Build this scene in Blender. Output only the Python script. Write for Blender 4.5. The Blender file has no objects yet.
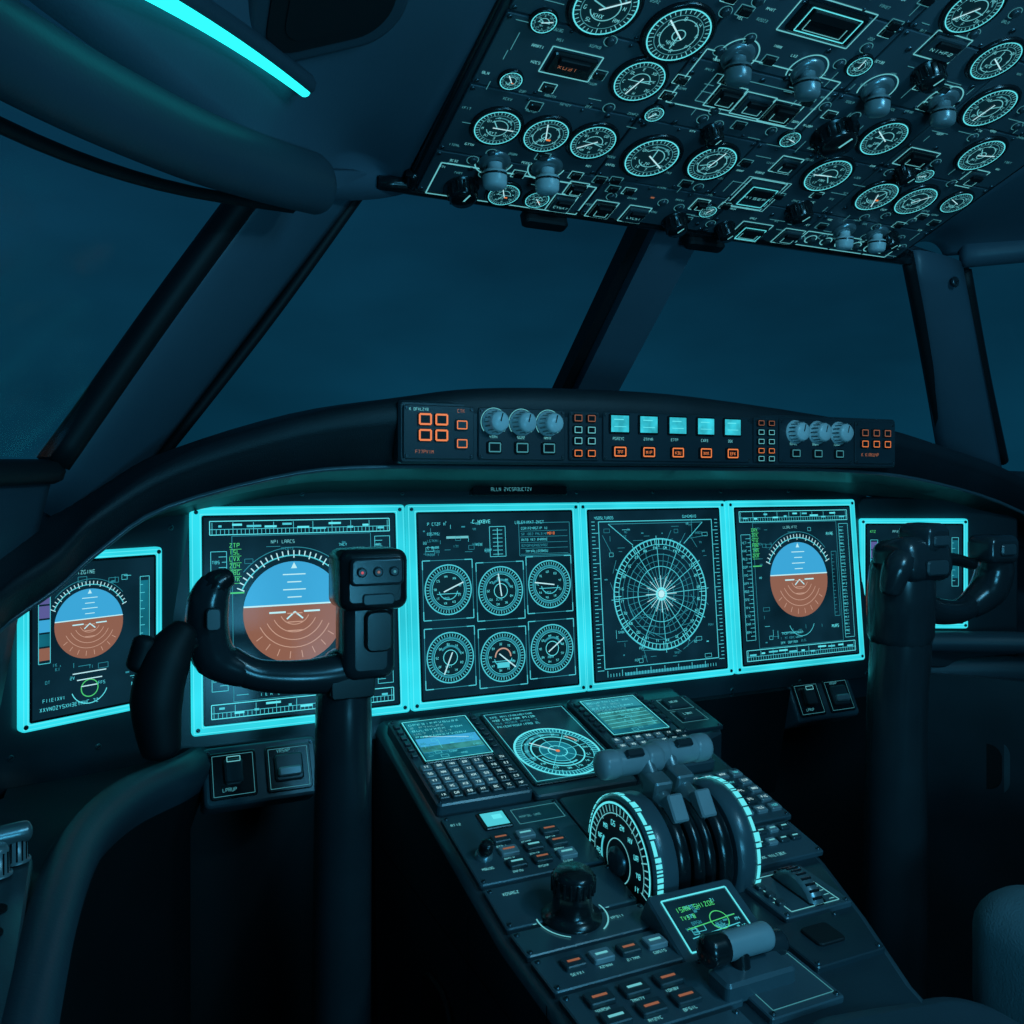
import bpy, math, random
from mathutils import Matrix, Vector
random.seed(7)
sc=bpy.context.scene
try: sc.view_settings.view_transform='Standard'
except Exception: pass
EYE=1.2   # eye height above the cabin floor; geometry is written relative to the eye and lifted at the end

# ---------------------------------------------------------------- materials
def surf(name,col,rough=.5,metal=0,bump=.0,scale=60,var=.25,spec=.5,coat=0):
    m=bpy.data.materials.new(name); m.use_nodes=True
    nt=m.node_tree; p=nt.nodes['Principled BSDF']
    tc=nt.nodes.new('ShaderNodeTexCoord'); n=nt.nodes.new('ShaderNodeTexNoise')
    n.inputs['Scale'].default_value=scale*.12; n.inputs['Detail'].default_value=6
    nt.links.new(tc.outputs['Object'],n.inputs['Vector'])
    r=nt.nodes.new('ShaderNodeValToRGB')
    r.color_ramp.elements[0].position=.3; r.color_ramp.elements[1].position=.7
    r.color_ramp.elements[0].color=(*[c*(1-var) for c in col],1)
    r.color_ramp.elements[1].color=(*[min(1,c*(1+var)) for c in col],1)
    nt.links.new(n.outputs['Fac'],r.inputs[0]); nt.links.new(r.outputs[0],p.inputs['Base Color'])
    p.inputs['Roughness'].default_value=rough; p.inputs['Metallic'].default_value=metal
    p.inputs['Specular IOR Level'].default_value=spec
    if coat: p.inputs['Coat Weight'].default_value=coat; p.inputs['Coat Roughness'].default_value=.18
    if bump:
        n2=nt.nodes.new('ShaderNodeTexNoise'); n2.inputs['Scale'].default_value=scale*8
        nt.links.new(tc.outputs['Object'],n2.inputs['Vector'])
        b=nt.nodes.new('ShaderNodeBump'); b.inputs['Strength'].default_value=bump; b.inputs['Distance'].default_value=.001
        nt.links.new(n2.outputs['Fac'],b.inputs['Height']); nt.links.new(b.outputs[0],p.inputs['Normal'])
    return m
def emis(name,col,s=1.0,base=(.01,.02,.02),rough=.3,noise=0,lo=.55,hi=1.3):
    m=bpy.data.materials.new(name); m.use_nodes=True
    nt=m.node_tree; p=nt.nodes['Principled BSDF']
    p.inputs['Base Color'].default_value=(*base,1); p.inputs['Roughness'].default_value=rough
    p.inputs['Emission Color'].default_value=(*col,1); p.inputs['Emission Strength'].default_value=s
    if noise:
        tc=nt.nodes.new('ShaderNodeTexCoord'); n=nt.nodes.new('ShaderNodeTexNoise'); n.inputs['Scale'].default_value=noise
        nt.links.new(tc.outputs['Object'],n.inputs['Vector'])
        mr=nt.nodes.new('ShaderNodeMapRange'); mr.inputs[1].default_value=.3; mr.inputs[2].default_value=.7
        mr.inputs[3].default_value=s*lo; mr.inputs[4].default_value=s*hi
        nt.links.new(n.outputs['Fac'],mr.inputs[0]); nt.links.new(mr.outputs[0],p.inputs['Emission Strength'])
    return m
MT={
'shell':surf('shell_paint',(.09,.14,.18),.40,bump=.15,scale=40,var=.10),
'shell2':surf('shell_paint_dark',(.045,.07,.09),.44,bump=.2,scale=40,var=.12),
'hood':surf('glareshield_vinyl',(.014,.020,.026),.50,bump=.4,scale=80),
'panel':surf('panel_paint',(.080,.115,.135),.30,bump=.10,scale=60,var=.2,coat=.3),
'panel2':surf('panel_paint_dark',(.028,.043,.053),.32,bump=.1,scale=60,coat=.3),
'black':surf('black_plastic',(.012,.015,.017),.24,var=.2,coat=.3),
'rubber':surf('black_rubber',(.005,.007,.009),.6),
'key':surf('key_plastic',(.05,.07,.08),.3),
'knob':surf('knob_metal',(.30,.36,.38),.3,metal=.3),
'knobw':surf('knob_pale_plastic',(.75,.80,.82),.32),
'grip':surf('yoke_grip',(.026,.034,.040),.24,bump=.06,coat=.4),
'metal':surf('brushed_metal',(.32,.38,.40),.3,metal=.6),
'lever':surf('lever_grey_plastic',(.36,.38,.40),.33),
'screw':surf('screw_metal',(.12,.15,.17),.32,metal=.8),
'fabric':surf('seat_fabric',(.16,.23,.26),.95,bump=1.0,scale=60,spec=.1),
'carpet':surf('carpet',(.01,.014,.016),.95,bump=.8,spec=.1),
'seam':surf('seam_dark',(.002,.003,.004),.8),
'dial':emis('dial_face',(.002,.014,.020),1,(.006,.012,.015),.3),
'screen':emis('screen_dark',(.003,.020,.034),1,(.004,.008,.01),.2,noise=14),
'screenb':emis('screen_teal_dim',(.006,.14,.20),1,(.004,.008,.01),.22,noise=25),
'bezel':emis('lit_bezel',(.025,.60,.70),1.1,(.02,.08,.09),.3,noise=9,lo=.8,hi=1.2),
'bezel2':emis('lit_bezel_edge',(.10,.76,.84),1.1,(.02,.08,.09),.3),
'strip':emis('light_strip_tube',(.02,.90,.92),1.8),
'tealb':emis('display_cyan_bright',(.12,.80,.88),1.0),
'lcd':emis('display_cyan_window',(.030,.46,.56),1.0,noise=60,lo=.8,hi=1.5),
'teal':emis('display_cyan',(.07,.56,.65),1.05),
'teald':emis('display_cyan_dim',(.025,.25,.32),1),
'mark':emis('panel_marking',(.14,.54,.59),.95),
'markd':emis('panel_marking_dim',(.05,.24,.28),1),
'white':emis('display_white',(.50,.86,.92),1),
'sky':emis('horizon_blue',(.045,.38,.68),1),
'brown':emis('horizon_brown',(.27,.115,.075),1),
'brownl':emis('display_tan_lines',(.55,.33,.25),1),
'green':emis('display_green',(.07,.62,.18),1),
'orange':emis('lamp_orange',(.85,.22,.06),1),
'oranged':emis('lamp_orange_dim',(.28,.10,.05),1),
'red':emis('lamp_red',(.6,.04,.03),1),
'purple':emis('display_purple',(.10,.10,.30),1),
'map':emis('map_green_blue',(.03,.22,.22),1,noise=70),
}
g=bpy.data.materials.new('window_glass'); g.use_nodes=True; nt=g.node_tree; nt.nodes.clear()
o=nt.nodes.new('ShaderNodeOutputMaterial'); mx=nt.nodes.new('ShaderNodeMixShader'); t=nt.nodes.new('ShaderNodeBsdfTransparent'); gl=nt.nodes.new('ShaderNodeBsdfGlossy')
t.inputs[0].default_value=(.93,.97,1,1); gl.inputs[0].default_value=(.6,.8,.9,1); gl.inputs['Roughness'].default_value=.10
fr=nt.nodes.new('ShaderNodeMapRange'); no=nt.nodes.new('ShaderNodeTexNoise'); no.inputs['Scale'].default_value=2
fr.inputs[3].default_value=.015; fr.inputs[4].default_value=.05
nt.links.new(no.outputs['Fac'],fr.inputs[0]); nt.links.new(fr.outputs[0],mx.inputs[0]); nt.links.new(t.outputs[0],mx.inputs[1]); nt.links.new(gl.outputs[0],mx.inputs[2]); nt.links.new(mx.outputs[0],o.inputs[0])
MT['glass']=g

# ---------------------------------------------------------------- mesh builder
I4=Matrix.Identity(4)
GL={'A':'0682 35','C':'8602','E':'8602 35','F':'860 35','H':'06 28 35','I':'17','L':'602','N':'0628','P':'06853','R':'06853 42','T':'68 71','U':'6028','V':'618','X':'08 62','Z':'6802','2':'685302','3':'6820 35','4':'635 82','5':'863520','7':'681','0':'06820','M':'06482','K':'06 83 42','G':'86025','8':'06820 35','Y':'648 41','1':'17'}
GK=list(GL)
def frame(o,u,v):
    u=Vector(u).normalized(); v=Vector(v).normalized(); n=u.cross(v).normalized(); v=n.cross(u)
    M=Matrix.Identity(4)
    for i in range(3): M[i][0]=u[i];M[i][1]=v[i];M[i][2]=n[i];M[i][3]=o[i]
    return M
def rr(w,h,r,k=4):
    r=max(1e-5,min(r,w/2-1e-5,h/2-1e-5)); P=[]
    for cx,cy,a in((w/2-r,h/2-r,0),(-w/2+r,h/2-r,90),(-w/2+r,-h/2+r,180),(w/2-r,-h/2+r,270)):
        for i in range(k+1):
            t=math.radians(a+90*i/k); P.append((cx+r*math.cos(t),cy+r*math.sin(t)))
    return P
class B:
    def __init__(s,name): s.name=name;s.v=[];s.f=[];s.m=[];s.sm=[];s.mats=[]
    def mi(s,k):
        if k not in s.mats: s.mats.append(k)
        return s.mats.index(k)
    def add(s,M,vs,fs,mat,smooth=False):
        b=len(s.v); s.v+= [tuple(M@Vector(p)) for p in vs]; i=s.mi(mat)
        for f in fs: s.f.append([b+j for j in f]); s.m.append(i); s.sm.append(smooth)
    def poly(s,M,P,z,mat): s.add(M,[(x,y,z) for x,y in P],[list(range(len(P)))],mat)
    def rect(s,M,cx,cy,w,h,z,mat): s.poly(M,[(cx-w/2,cy-h/2),(cx+w/2,cy-h/2),(cx+w/2,cy+h/2),(cx-w/2,cy+h/2)],z,mat)
    def loops(s,M,L,mat,cap0=True,cap1=True,smooth=False,close=True):
        n=len(L[0]); vs=[p for l in L for p in l]; fs=[]
        for i in range(len(L)-1):
            for j in range(n if close else n-1):
                k=(j+1)%n; fs.append([i*n+j,i*n+k,(i+1)*n+k,(i+1)*n+j])
        s.add(M,vs,fs,mat,smooth)
        if cap0: s.add(M,L[0],[list(range(n))[::-1]],mat)
        if cap1: s.add(M,L[-1],[list(range(n))],mat)
    def rbox(s,M,cx,cy,w,h,z0,z1,mat,r=.003,ch=.0012,both=False,k=4,st=1,taper=0):
        pr=[]
        if both:
            for i in range(st+1):
                t=math.pi/2*i/st; pr.append((ch*(1-math.sin(t)),z0+ch*(1-math.cos(t))))
        else: pr.append((0,z0))
        for i in range(st+1):
            t=math.pi/2*i/st; pr.append((ch*(1-math.cos(t))+taper,z1-ch+ch*math.sin(t)))
        L=[[(cx+x,cy+y,z) for x,y in rr(w-2*i,h-2*i,max(r-i*.7,.0002),k)] for i,z in pr]
        s.loops(M,L,mat,smooth=st>1)
    def lathe(s,M,cx,cy,prof,mat,n=20,smooth=True):
        L=[[(cx+r*math.cos(2*math.pi*j/n),cy+r*math.sin(2*math.pi*j/n),z) for j in range(n)] for r,z in prof]
        s.loops(M,L,mat,smooth=smooth)
    def disc(s,M,cx,cy,r,z,mat,a0=0,a1=360,n=40):
        s.poly(M,[(cx+r*math.cos(math.radians(a0+(a1-a0)*j/n)),cy+r*math.sin(math.radians(a0+(a1-a0)*j/n))) for j in range(n+(a1-a0<360))],z,mat)
    def ring(s,M,cx,cy,r,w,z,mat,a0=0,a1=360,n=40):
        P=[];F=[]
        for j in range(n+1):
            t=math.radians(a0+(a1-a0)*j/n)
            P+=[(cx+(r-w/2)*math.cos(t),cy+(r-w/2)*math.sin(t),z),(cx+(r+w/2)*math.cos(t),cy+(r+w/2)*math.sin(t),z)]
            if j<n: F.append([2*j,2*j+1,2*j+3,2*j+2])
        s.add(M,P,F,mat)
    def line(s,M,x0,y0,x1,y1,w,z,mat):
        dx,dy=x1-x0,y1-y0; l=math.hypot(dx,dy) or 1; a,b=-dy/l*w/2,dx/l*w/2
        s.poly(M,[(x0+a,y0+b),(x1+a,y1+b),(x1-a,y1-b),(x0-a,y0-b)],z,mat)
    def box(s,M,cx,cy,w,h,lw,z,mat):
        x0,x1,y0,y1=cx-w/2,cx+w/2,cy-h/2,cy+h/2
        for a in((x0,y0,x1,y0),(x1,y0,x1,y1),(x1,y1,x0,y1),(x0,y1,x0,y0)): s.line(M,*a,lw,z,mat)
    def ticks(s,M,cx,cy,r0,r1,n,w,z,mat,a0=0,a1=360,e=1):
        for j in range(n):
            t=math.radians(a0+(a1-a0)*j/(n if a1-a0>=360 else max(1,n-1)))
            q=r0 if (j%e) else r0-(r1-r0)*.5*(e>1)
            s.line(M,cx+q*math.cos(t),cy+q*math.sin(t),cx+r1*math.cos(t),cy+r1*math.sin(t),w,z,mat)
    def text(s,M,x,y,n,h,z,mat,w=None):
        w=w or h*.72; h=h*.82; lw=h*.15; rnd=random.Random(int(abs(x*7919+y*104729)*1000)+n)
        for i in range(n):
            if n>5 and rnd.random()<.12: continue
            X=x+i*w; a=w*.62
            for st in GL[rnd.choice(GK)].split():
                q=[(X+(int(c)%3)*a/2,y+(int(c)//3)*h/2) for c in st]
                for j in range(len(q)-1): s.line(M,*q[j],*q[j+1],lw,z,mat)
    def busy(s,M,x0,x1,y0,y1,n,z,seed,avoid=()):
        rnd=random.Random(seed)
        for i in range(n):
            x=rnd.uniform(x0,x1); y=rnd.uniform(y0,y1)
            if any(math.hypot(x-a,y-c)<q for a,c,q in avoid): continue
            k=rnd.random(); m='teal' if rnd.random()<.35 else 'teald'
            if k<.35: s.text(M,x,y,rnd.randint(2,4),.0042,z,m)
            elif k<.55: s.line(M,x,y,min(x+rnd.uniform(.006,.02),x1),y,.0007,z,m)
            elif k<.7: s.line(M,x,y,x,min(y+rnd.uniform(.005,.014),y1),.0007,z,m)
            elif k<.85: s.box(M,x,y,rnd.uniform(.006,.014),.006,.0006,z,m)
            else: s.rect(M,x,y,rnd.uniform(.002,.006),.002,z,m)
    def tube(s,pts,rad,mat,n=14,sy=1.0,caps=True,M=I4,up=None,sub=5):
        P=[Vector(p) for p in pts]; R=list(rad) if hasattr(rad,'__len__') else [rad]*len(P)
        Q=[];QR=[]
        for i in range(len(P)-1):
            p0=P[max(i-1,0)];p1=P[i];p2=P[i+1];p3=P[min(i+2,len(P)-1)]
            for j in range(sub):
                t=j/sub
                Q.append(.5*((2*p1)+(p2-p0)*t+(2*p0-5*p1+4*p2-p3)*t*t+(-p0+3*p1-3*p2+p3)*t**3)); QR.append(R[i]+(R[i+1]-R[i])*t)
        Q.append(P[-1]);QR.append(R[-1])
        if caps:
            d0=(Q[0]-Q[1]).normalized(); d1=(Q[-1]-Q[-2]).normalized(); a=[];ar=[];b=[];br=[]
            for t in(90,65,40,20):
                k=math.radians(t); a.append(Q[0]+d0*QR[0]*.6*math.sin(k)); ar.append(max(QR[0]*math.cos(k),1e-5))
                b.insert(0,Q[-1]+d1*QR[-1]*.6*math.sin(k)); br.insert(0,max(QR[-1]*math.cos(k),1e-5))
            Q=a+Q+b;QR=ar+QR+br
        U=Vector(up) if up else Vector((0,-1,0)); L=[]
        for i,q in enumerate(Q):
            T=(Q[min(i+1,len(Q)-1)]-Q[max(i-1,0)]).normalized()
            S=T.cross(U); S=S.normalized() if S.length>1e-4 else Vector((1,0,0)); V=S.cross(T).normalized(); U=V
            L.append([tuple(q+S*QR[i]*math.cos(2*math.pi*j/n)+V*QR[i]*sy*math.sin(2*math.pi*j/n)) for j in range(n)])
        s.loops(M,L,mat,smooth=True)
    def loft(s,A,mat,smooth=True,M=I4):
        n=len(A[0]); s.add(M,[p for r in A for p in r],[[i*n+j,i*n+j+1,(i+1)*n+j+1,(i+1)*n+j] for i in range(len(A)-1) for j in range(n-1)],mat,smooth)
    def quad(s,a,b,c,d,mat): s.add(I4,[a,b,c,d],[[0,1,2,3]],mat)
    def slab(s,pts,off,mat):
        n=len(pts); o=Vector(off); L=[[tuple(p) for p in pts],[tuple(Vector(p)+o) for p in pts]]
        s.loops(I4,L,mat)
    def done(s,parent=None,name=None,solid=0,sub=0):
        me=bpy.data.meshes.new(s.name); me.from_pydata(s.v,[],s.f)
        for k in s.mats: me.materials.append(MT[k])
        me.polygons.foreach_set('material_index',s.m); me.polygons.foreach_set('use_smooth',s.sm); me.update()
        ob=bpy.data.objects.new(s.name,me); sc.collection.objects.link(ob)
        if solid:
            md=ob.modifiers.new('thick','SOLIDIFY'); md.thickness=solid; md.offset=0
        if parent: ob.parent=parent
        else: ob.location.z=EYE
        return ob
def resample(P,k):
    P=[Vector(p) for p in P]; Q=[]
    for i in range(len(P)-1):
        p0=P[max(i-1,0)];p1=P[i];p2=P[i+1];p3=P[min(i+2,len(P)-1)]
        for j in range(k):
            t=j/k; Q.append(.5*((2*p1)+(p2-p0)*t+(2*p0-5*p1+4*p2-p3)*t*t+(-p0+3*p1-3*p2+p3)*t**3))
    return Q+[P[-1]]

OH=frame((0,1.116,.38),(1,0,0),(0,-.941,.3387))
MP=frame((0,1.25,0),(1,0,0),(0,.0872,.9962))
MCP=frame((-.006,1.078,0),(1,0,0),(0,0,1))
P1=frame((0,1.2,-.341),(1,0,0),(0,.9679,.2516))
P2=frame((0,.8,-.445),(1,0,0),(0,.995,.0995))

def screw(b,M,x,y,z,r=.003):
    b.lathe(M,x,y,[(r,z),(r,z+.0008),(r*.7,z+.0014)],'screw',10); b.line(M,x-r*.6,y-r*.3,x+r*.6,y+r*.3,r*.3,z+.0016,'seam')
def gauge(b,M,x,y,r,z=0,mat='mark',st=0,face='dial'):
    b.lathe(M,x,y,[(r*1.14,z),(r*1.14,z+.003),(r*1.05,z+.005),(r,z+.0036)],'black',32)
    z+=.0038; b.disc(M,x,y,r,z,face); z+=.0004
    lw=max(.0008,r*.034)
    b.ring(M,x,y,r*.95,lw*1.3,z,'tealb' if mat=='mark' else mat); b.ring(M,x,y,r*.74,lw*.7,z,'markd')
    b.ticks(M,x,y,r*.80,r*.92,36 if r>.02 else 16,lw*.7,z,mat,e=4)
    if st%3==0: b.ring(M,x,y,r*.45,lw,z,mat,200,500); b.ring(M,x,y,r*.6,lw*1.6,z,'markd',30,120)
    if st%3==1: b.ring(M,x,y,r*.58,lw*.8,z,mat); b.ring(M,x,y,r*.2,lw,z,mat)
    if st%3==2: b.line(M,x-r*.5,y,x+r*.5,y,lw,z,mat); b.ring(M,x,y,r*.4,lw,z,mat,0,180)
    a=st*1.9+.6
    b.line(M,x-r*.2*math.cos(a),y-r*.2*math.sin(a),x+r*.72*math.cos(a),y+r*.72*math.sin(a),lw*1.5,z+.0003,'white')
    a+=2.2; b.line(M,x,y,x+r*.5*math.cos(a),y+r*.5*math.sin(a),lw*1.2,z+.0003,mat)
    for q in range(8): t_=q*math.pi/4+.2; b.text(M,x+r*.6*math.cos(t_)-r*.06,y+r*.6*math.sin(t_)-r*.06,2 if q%2 else 1,r*.15,z,mat)
    b.text(M,x-r*.25,y-r*.38,3,r*.17,z,mat)
    if st%5==4: b.rect(M,x+r*.2,y-r*.2,r*.2,r*.1,z+.0002,'orange')
def toggle(b,M,x,y,z=0,h=.03,mat='knobw',r=.009,lean=.006):
    b.lathe(M,x,y,[(r*1.3,z),(r*1.3,z+.003),(r*.95,z+.005)],'metal',20)
    o=M@Vector((x,y,z+.003)); n=(M@Vector((x,y-lean,z+h))-o).normalized(); u=Vector((1,0,0)); F=frame(tuple(o),u,n.cross(u))
    b.lathe(F,0,0,[(r*.6,0),(r*.6,h*.28),(r*.98,h*.34),(r,h*.5),(r*.96,h*.86),(r*.8,h*.97),(r*.4,h*1.02),(r*.02,h*1.03)],mat,20)
    b.lathe(F,0,0,[(r*1.03,h*.44),(r*1.03,h*.52)],'black',20)
def knob(b,M,x,y,z=0,r=.012,h=.016,mat='knob'):
    b.lathe(M,x,y,[(r*1.25,z),(r*1.25,z+.0015),(r,z+.002),(r*.96,z+h*.85),(r*.8,z+h),(r*.1,z+h)],mat,22)
    for j in range(14):
        t=2*math.pi*j/14; b.rbox(M,x+r*.98*math.cos(t),y+r*.98*math.sin(t),r*.14,r*.14,z+.002,z+h*.8,'black' if mat!='knobw' else 'knob',r*.03,.0003,k=1)
    b.line(M,x,y,x+r*.2,y+r*.75,r*.12,z+h+.0003,'mark' if mat!='knobw' else 'seam')
def button(b,M,x,y,w,h,z=0,lit=None,mat='key',t=.003):
    b.rbox(M,x,y,w,h,z,z+t,mat,min(w,h)*.18,min(w,h)*.1,k=2)
    if lit: b.box(M,x,y,w*.72,h*.66,min(w,h)*.09,z+t+.0003,lit)

# ---------------------------------------------------------------- shell
b=B('floor'); b.slab([(-.8,-.9,-EYE),(2.4,-.9,-EYE),(2.4,1.9,-EYE),(-.8,1.9,-EYE)],(0,0,-.03),'carpet'); b.done()
b=B('wall_back'); b.slab([(-.8,-.9,-EYE),(2.4,-.9,-EYE),(2.4,-.9,.9),(-.8,-.9,.9)],(0,-.03,0),'shell2'); b.done()
b=B('wall_front'); b.slab([(-.35,1.32,-EYE),(2.0,1.32,-EYE),(2.0,1.32,-.05),(-.35,1.32,-.05)],(0,.03,0),'rubber'); b.done()

def ceil_surface(O,Bn,bul,k=8,ns=14):
    O=resample(O,k);Bn=resample(Bn,k); A=[]
    for o_,b_ in zip(O,Bn):
        row=[]
        for j in range(ns+1):
            t=j/ns; p=b_.lerp(o_,t); q=4*t*(1-t); row.append((p.x+bul[0]*q,p.y,p.z+bul[1]*q))
        A.append(row)
    return A
CL=ceil_surface([(.378,1.135,.392),(.378,.9,.468),(.378,.6,.574),(.378,.2,.72),(.378,-.9,.9)],[(.25,1.06,.35),(.1,.86,.325),(-.08,.62,.325),(-.3,.2,.33),(-.5,-.9,.4)],(-.02,.035))
CR=ceil_surface([(1.262,1.135,.392),(1.262,.9,.468),(1.262,.6,.574),(1.262,.2,.72),(1.262,-.9,.9)],[(1.44,1.17,.42),(1.60,.95,.41),(1.72,.62,.40),(1.9,.2,.4),(2.1,-.9,.4)],(.02,.03))
b=B('ceiling')
# rounded return from the ceiling down to the windscreen corner
nr=len(CL[0])-1; r2=[]
for j in range(nr+1):
    t=j/nr; p=Vector((.190,1.045,.330)).lerp(Vector((.405,1.165,.400)),t)+Vector((.014,.004,-.008))*4*t*(1-t); r2.append(p)
r1=[(Vector(a)+p)*.5+Vector((.0,.004,.002)) for a,p in zip(CL[0],r2)]
b.loft([[tuple(p+Vector((0,.02,.03))) for p in r2],[tuple(p) for p in r2],[tuple(p) for p in r1]]+CL,'shell'); b.loft(CR,'shell')
b.quad((.37,1.15,.43),(1.265,1.15,.43),(1.265,-.9,1.02),(.37,-.9,1.02),'shell2')
b.done(solid=.006)

def post(name,a0,a1,b0,b1,mat='shell',bul=.02,n=8,inn=(.3,-1,0)):
    bb=B(name); A=[]; I=Vector(inn).normalized()
    for i in range(9):
        t=i/8; p=Vector(a0).lerp(Vector(a1),t); q=Vector(b0).lerp(Vector(b1),t); row=[]
        for j in range(n+1):
            s_=j/n; c=p.lerp(q,s_)+I*bul*(4*s_*(1-s_))**.6; row.append(tuple(c))
        A.append(row)
    bb.loft(A,mat); return bb
b=post('window_post',(.335,1.140,.40),(.0,1.29,-.08),(.185,1.035,.345),(-.06,1.07,-.02))
b.tube([(.325,1.144,.38),(.20,1.20,.19),(.02,1.28,-.06)],.004,'rubber',8,caps=False)
b.tube([(.172,1.03,.335),(.07,1.05,.18),(-.03,1.068,.02)],.012,'rubber',8,caps=False)
b.tube([(.158,1.033,.318),(.062,1.05,.175),(-.04,1.065,.02)],.005,'seam',8,caps=False)
b.done(solid=.008)
b=post('window_post',(1.315,1.14,.41),(1.62,1.32,.0),(1.47,1.155,.40),(1.70,1.24,.0),inn=(-.3,-1,0))
b.tube([(1.305,1.135,.40),(1.46,1.22,.22),(1.62,1.31,.02)],.007,'rubber',8,caps=False)
b.tube([(1.475,1.152,.39),(1.59,1.20,.21),(1.70,1.24,.04)],.008,'rubber',8,caps=False)
screw(b,frame((1.42,1.13,.36),(1,.1,0),(0,0,1)),0,0,0,.006)
b.done(solid=.008)
b=B('window_post') # centre post
for x0,x1,m_,dz in((.772,.798,'rubber',.0),(.793,.878,'shell',.012),(.872,.884,'rubber',.0)):
    b.slab([(x0,1.165,.44+0),(x1,1.165,.44),(x1,1.60,.045),(x0,1.60,.045)],(0,-.02-dz,-.02-dz),m_)
b.rbox(frame((.835,1.178,.392),(1,0,0),(0,-.74,.67)),0,0,.055,.02,0,.016,'black',.004)
for z_ in(.30,.22): screw(b,frame((.82,1.155+(.44-z_)*1.1,z_-.042),(1,0,0),(0,-.74,.67)),0,0,.004,.003)
b.done()
b=B('trim_1')
b.tube([(.40,1.165,.415),(.44,1.165,.425),(.82,1.185,.455),(1.25,1.15,.425),(1.33,1.15,.41),(1.45,1.16,.40)],.012,'shell2',10)
b.done()
b=B('window_1'); b.quad((.335,1.145,.405),(.79,1.185,.455),(.79,1.62,.03),(.0,1.285,-.06),'glass'); b.done()
b=B('window_2'); b.quad((.86,1.185,.455),(1.32,1.142,.41),(1.63,1.32,-.0),(.86,1.62,.03),'glass'); b.done()
WT=[(.18,1.035,.335),(.06,.915,.305),(-.061,.80,.29),(-.21,.6,.285),(-.42,.2,.29)]
WB=[(-.035,1.068,.01),(-.075,.99,.008),(-.14,.88,.005),(-.27,.6,0),(-.46,.2,0)]
b=B('window_3'); b.loft([WT,WB],'glass'); b.done()
WTR=[(1.475,1.152,.39),(1.62,.95,.37),(1.74,.6,.37),(1.9,.2,.37)]
WBR=[(1.70,1.24,.02),(1.80,1.0,.01),(1.92,.6,.0),(2.02,.2,0)]
b=B('window_4'); b.loft([WTR,WBR],'glass'); b.done()
b=B('wall_left')
b.loft([resample(WB,4),resample([(x-.03,y+.03,-.12) for x,y,z in WB],4),resample([(x-.07,y+.05,-.34) for x,y,z in WB],4),resample([(x-.07,y+.05,-EYE) for x,y,z in WB],4)],'shell2')
b.tube([(x+.004,y-.004,z) for x,y,z in WB],.009,'rubber',8,caps=False)
b.quad((-.42,.2,.33),(-.46,.2,0),(-.6,-.9,0),(-.6,-.9,.4),'shell2'); b.quad((-.46,.2,0),(-.53,.2,-EYE),(-.6,-.9,-EYE),(-.6,-.9,0),'shell2')
b.done(solid=.008)
b=B('wall_right')
b.loft([resample(WBR,4),resample([(x+.03,y+.03,-.12) for x,y,z in WBR],4),resample([(x+.07,y+.05,-.34) for x,y,z in WBR],4),resample([(x+.07,y+.05,-EYE) for x,y,z in WBR],4)],'shell2')
b.quad((1.9,.2,.4),(2.02,.2,0),(2.15,-.9,0),(2.1,-.9,.4),'shell2'); b.quad((2.02,.2,0),(2.09,.2,-EYE),(2.2,-.9,-EYE),(2.15,-.9,0),'shell2')
b.done(solid=.008)
b=B('window_header')
b.tube([(.226,.99,.328),(.15,.92,.314),(.06,.82,.298),(-.06,.665,.285),(-.2,.45,.285),(-.4,.1,.285)],[.034,.034,.034,.034,.034,.034],'shell2',28,sy=.8,sub=8)
b.tube([(.205,1.005,.302),(.06,.865,.266),(-.06,.72,.250),(-.2,.5,.25)],.006,'rubber',8)
b.done()
b=B('window_header')
b.tube([(1.46,1.135,.415),(1.55,1.02,.415),(1.66,.8,.41),(1.78,.45,.41)],.024,'shell',14)
b.done()
def cpt(t,s_,A=CL):
    i=t*(len(A)-1); j=s_*(len(A[0])-1); i0=min(int(i),len(A)-2); j0=min(int(j),len(A[0])-2); u=i-i0; w=j-j0
    f=lambda a,b_,k:Vector(a).lerp(Vector(b_),k)
    return f(f(A[i0][j0],A[i0][j0+1],w),f(A[i0+1][j0],A[i0+1][j0+1],w),u)
b=B('light_strip')
N=12; e0=cpt(.214,.322)+Vector((.008,-.008,-.010)); e1=cpt(.405,.145)+Vector((.008,-.008,-.012)); d_=e1-e0
pts=[e0+d_*(i/N*1.3)+Vector((0,0,1))*.006*(4*(i/N)*(1-i/N)) for i in range(N+1)]
b.tube([p+Vector((.002,.0,.007)) for p in pts],.0105,'shell2',8,sub=1)
b.tube(pts,[.0060+.003*i/N for i in range(N+1)],'strip',12,sub=1)
b.done()
b=B('ceiling_lamp_housing')
c=cpt(.31,.50); ux=(cpt(.30,.75)-cpt(.30,.35)); vy=(cpt(.36,.55)-cpt(.24,.55))
F=frame(tuple(c),tuple(ux),tuple(vy))
if F.col[2].z>0: F=frame(tuple(c),tuple(-ux),tuple(vy))
b.rbox(F,0,.015,.18,.15,0,.014,'shell2',.045,.010,k=8,st=5); b.rbox(F,0,.015,.135,.108,.014,.0155,'rubber',.035,.0005,k=8); b.rbox(F,0,.015,.10,.08,.0155,.0165,'rubber',.025,.0005,k=8)
b.done()

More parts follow.
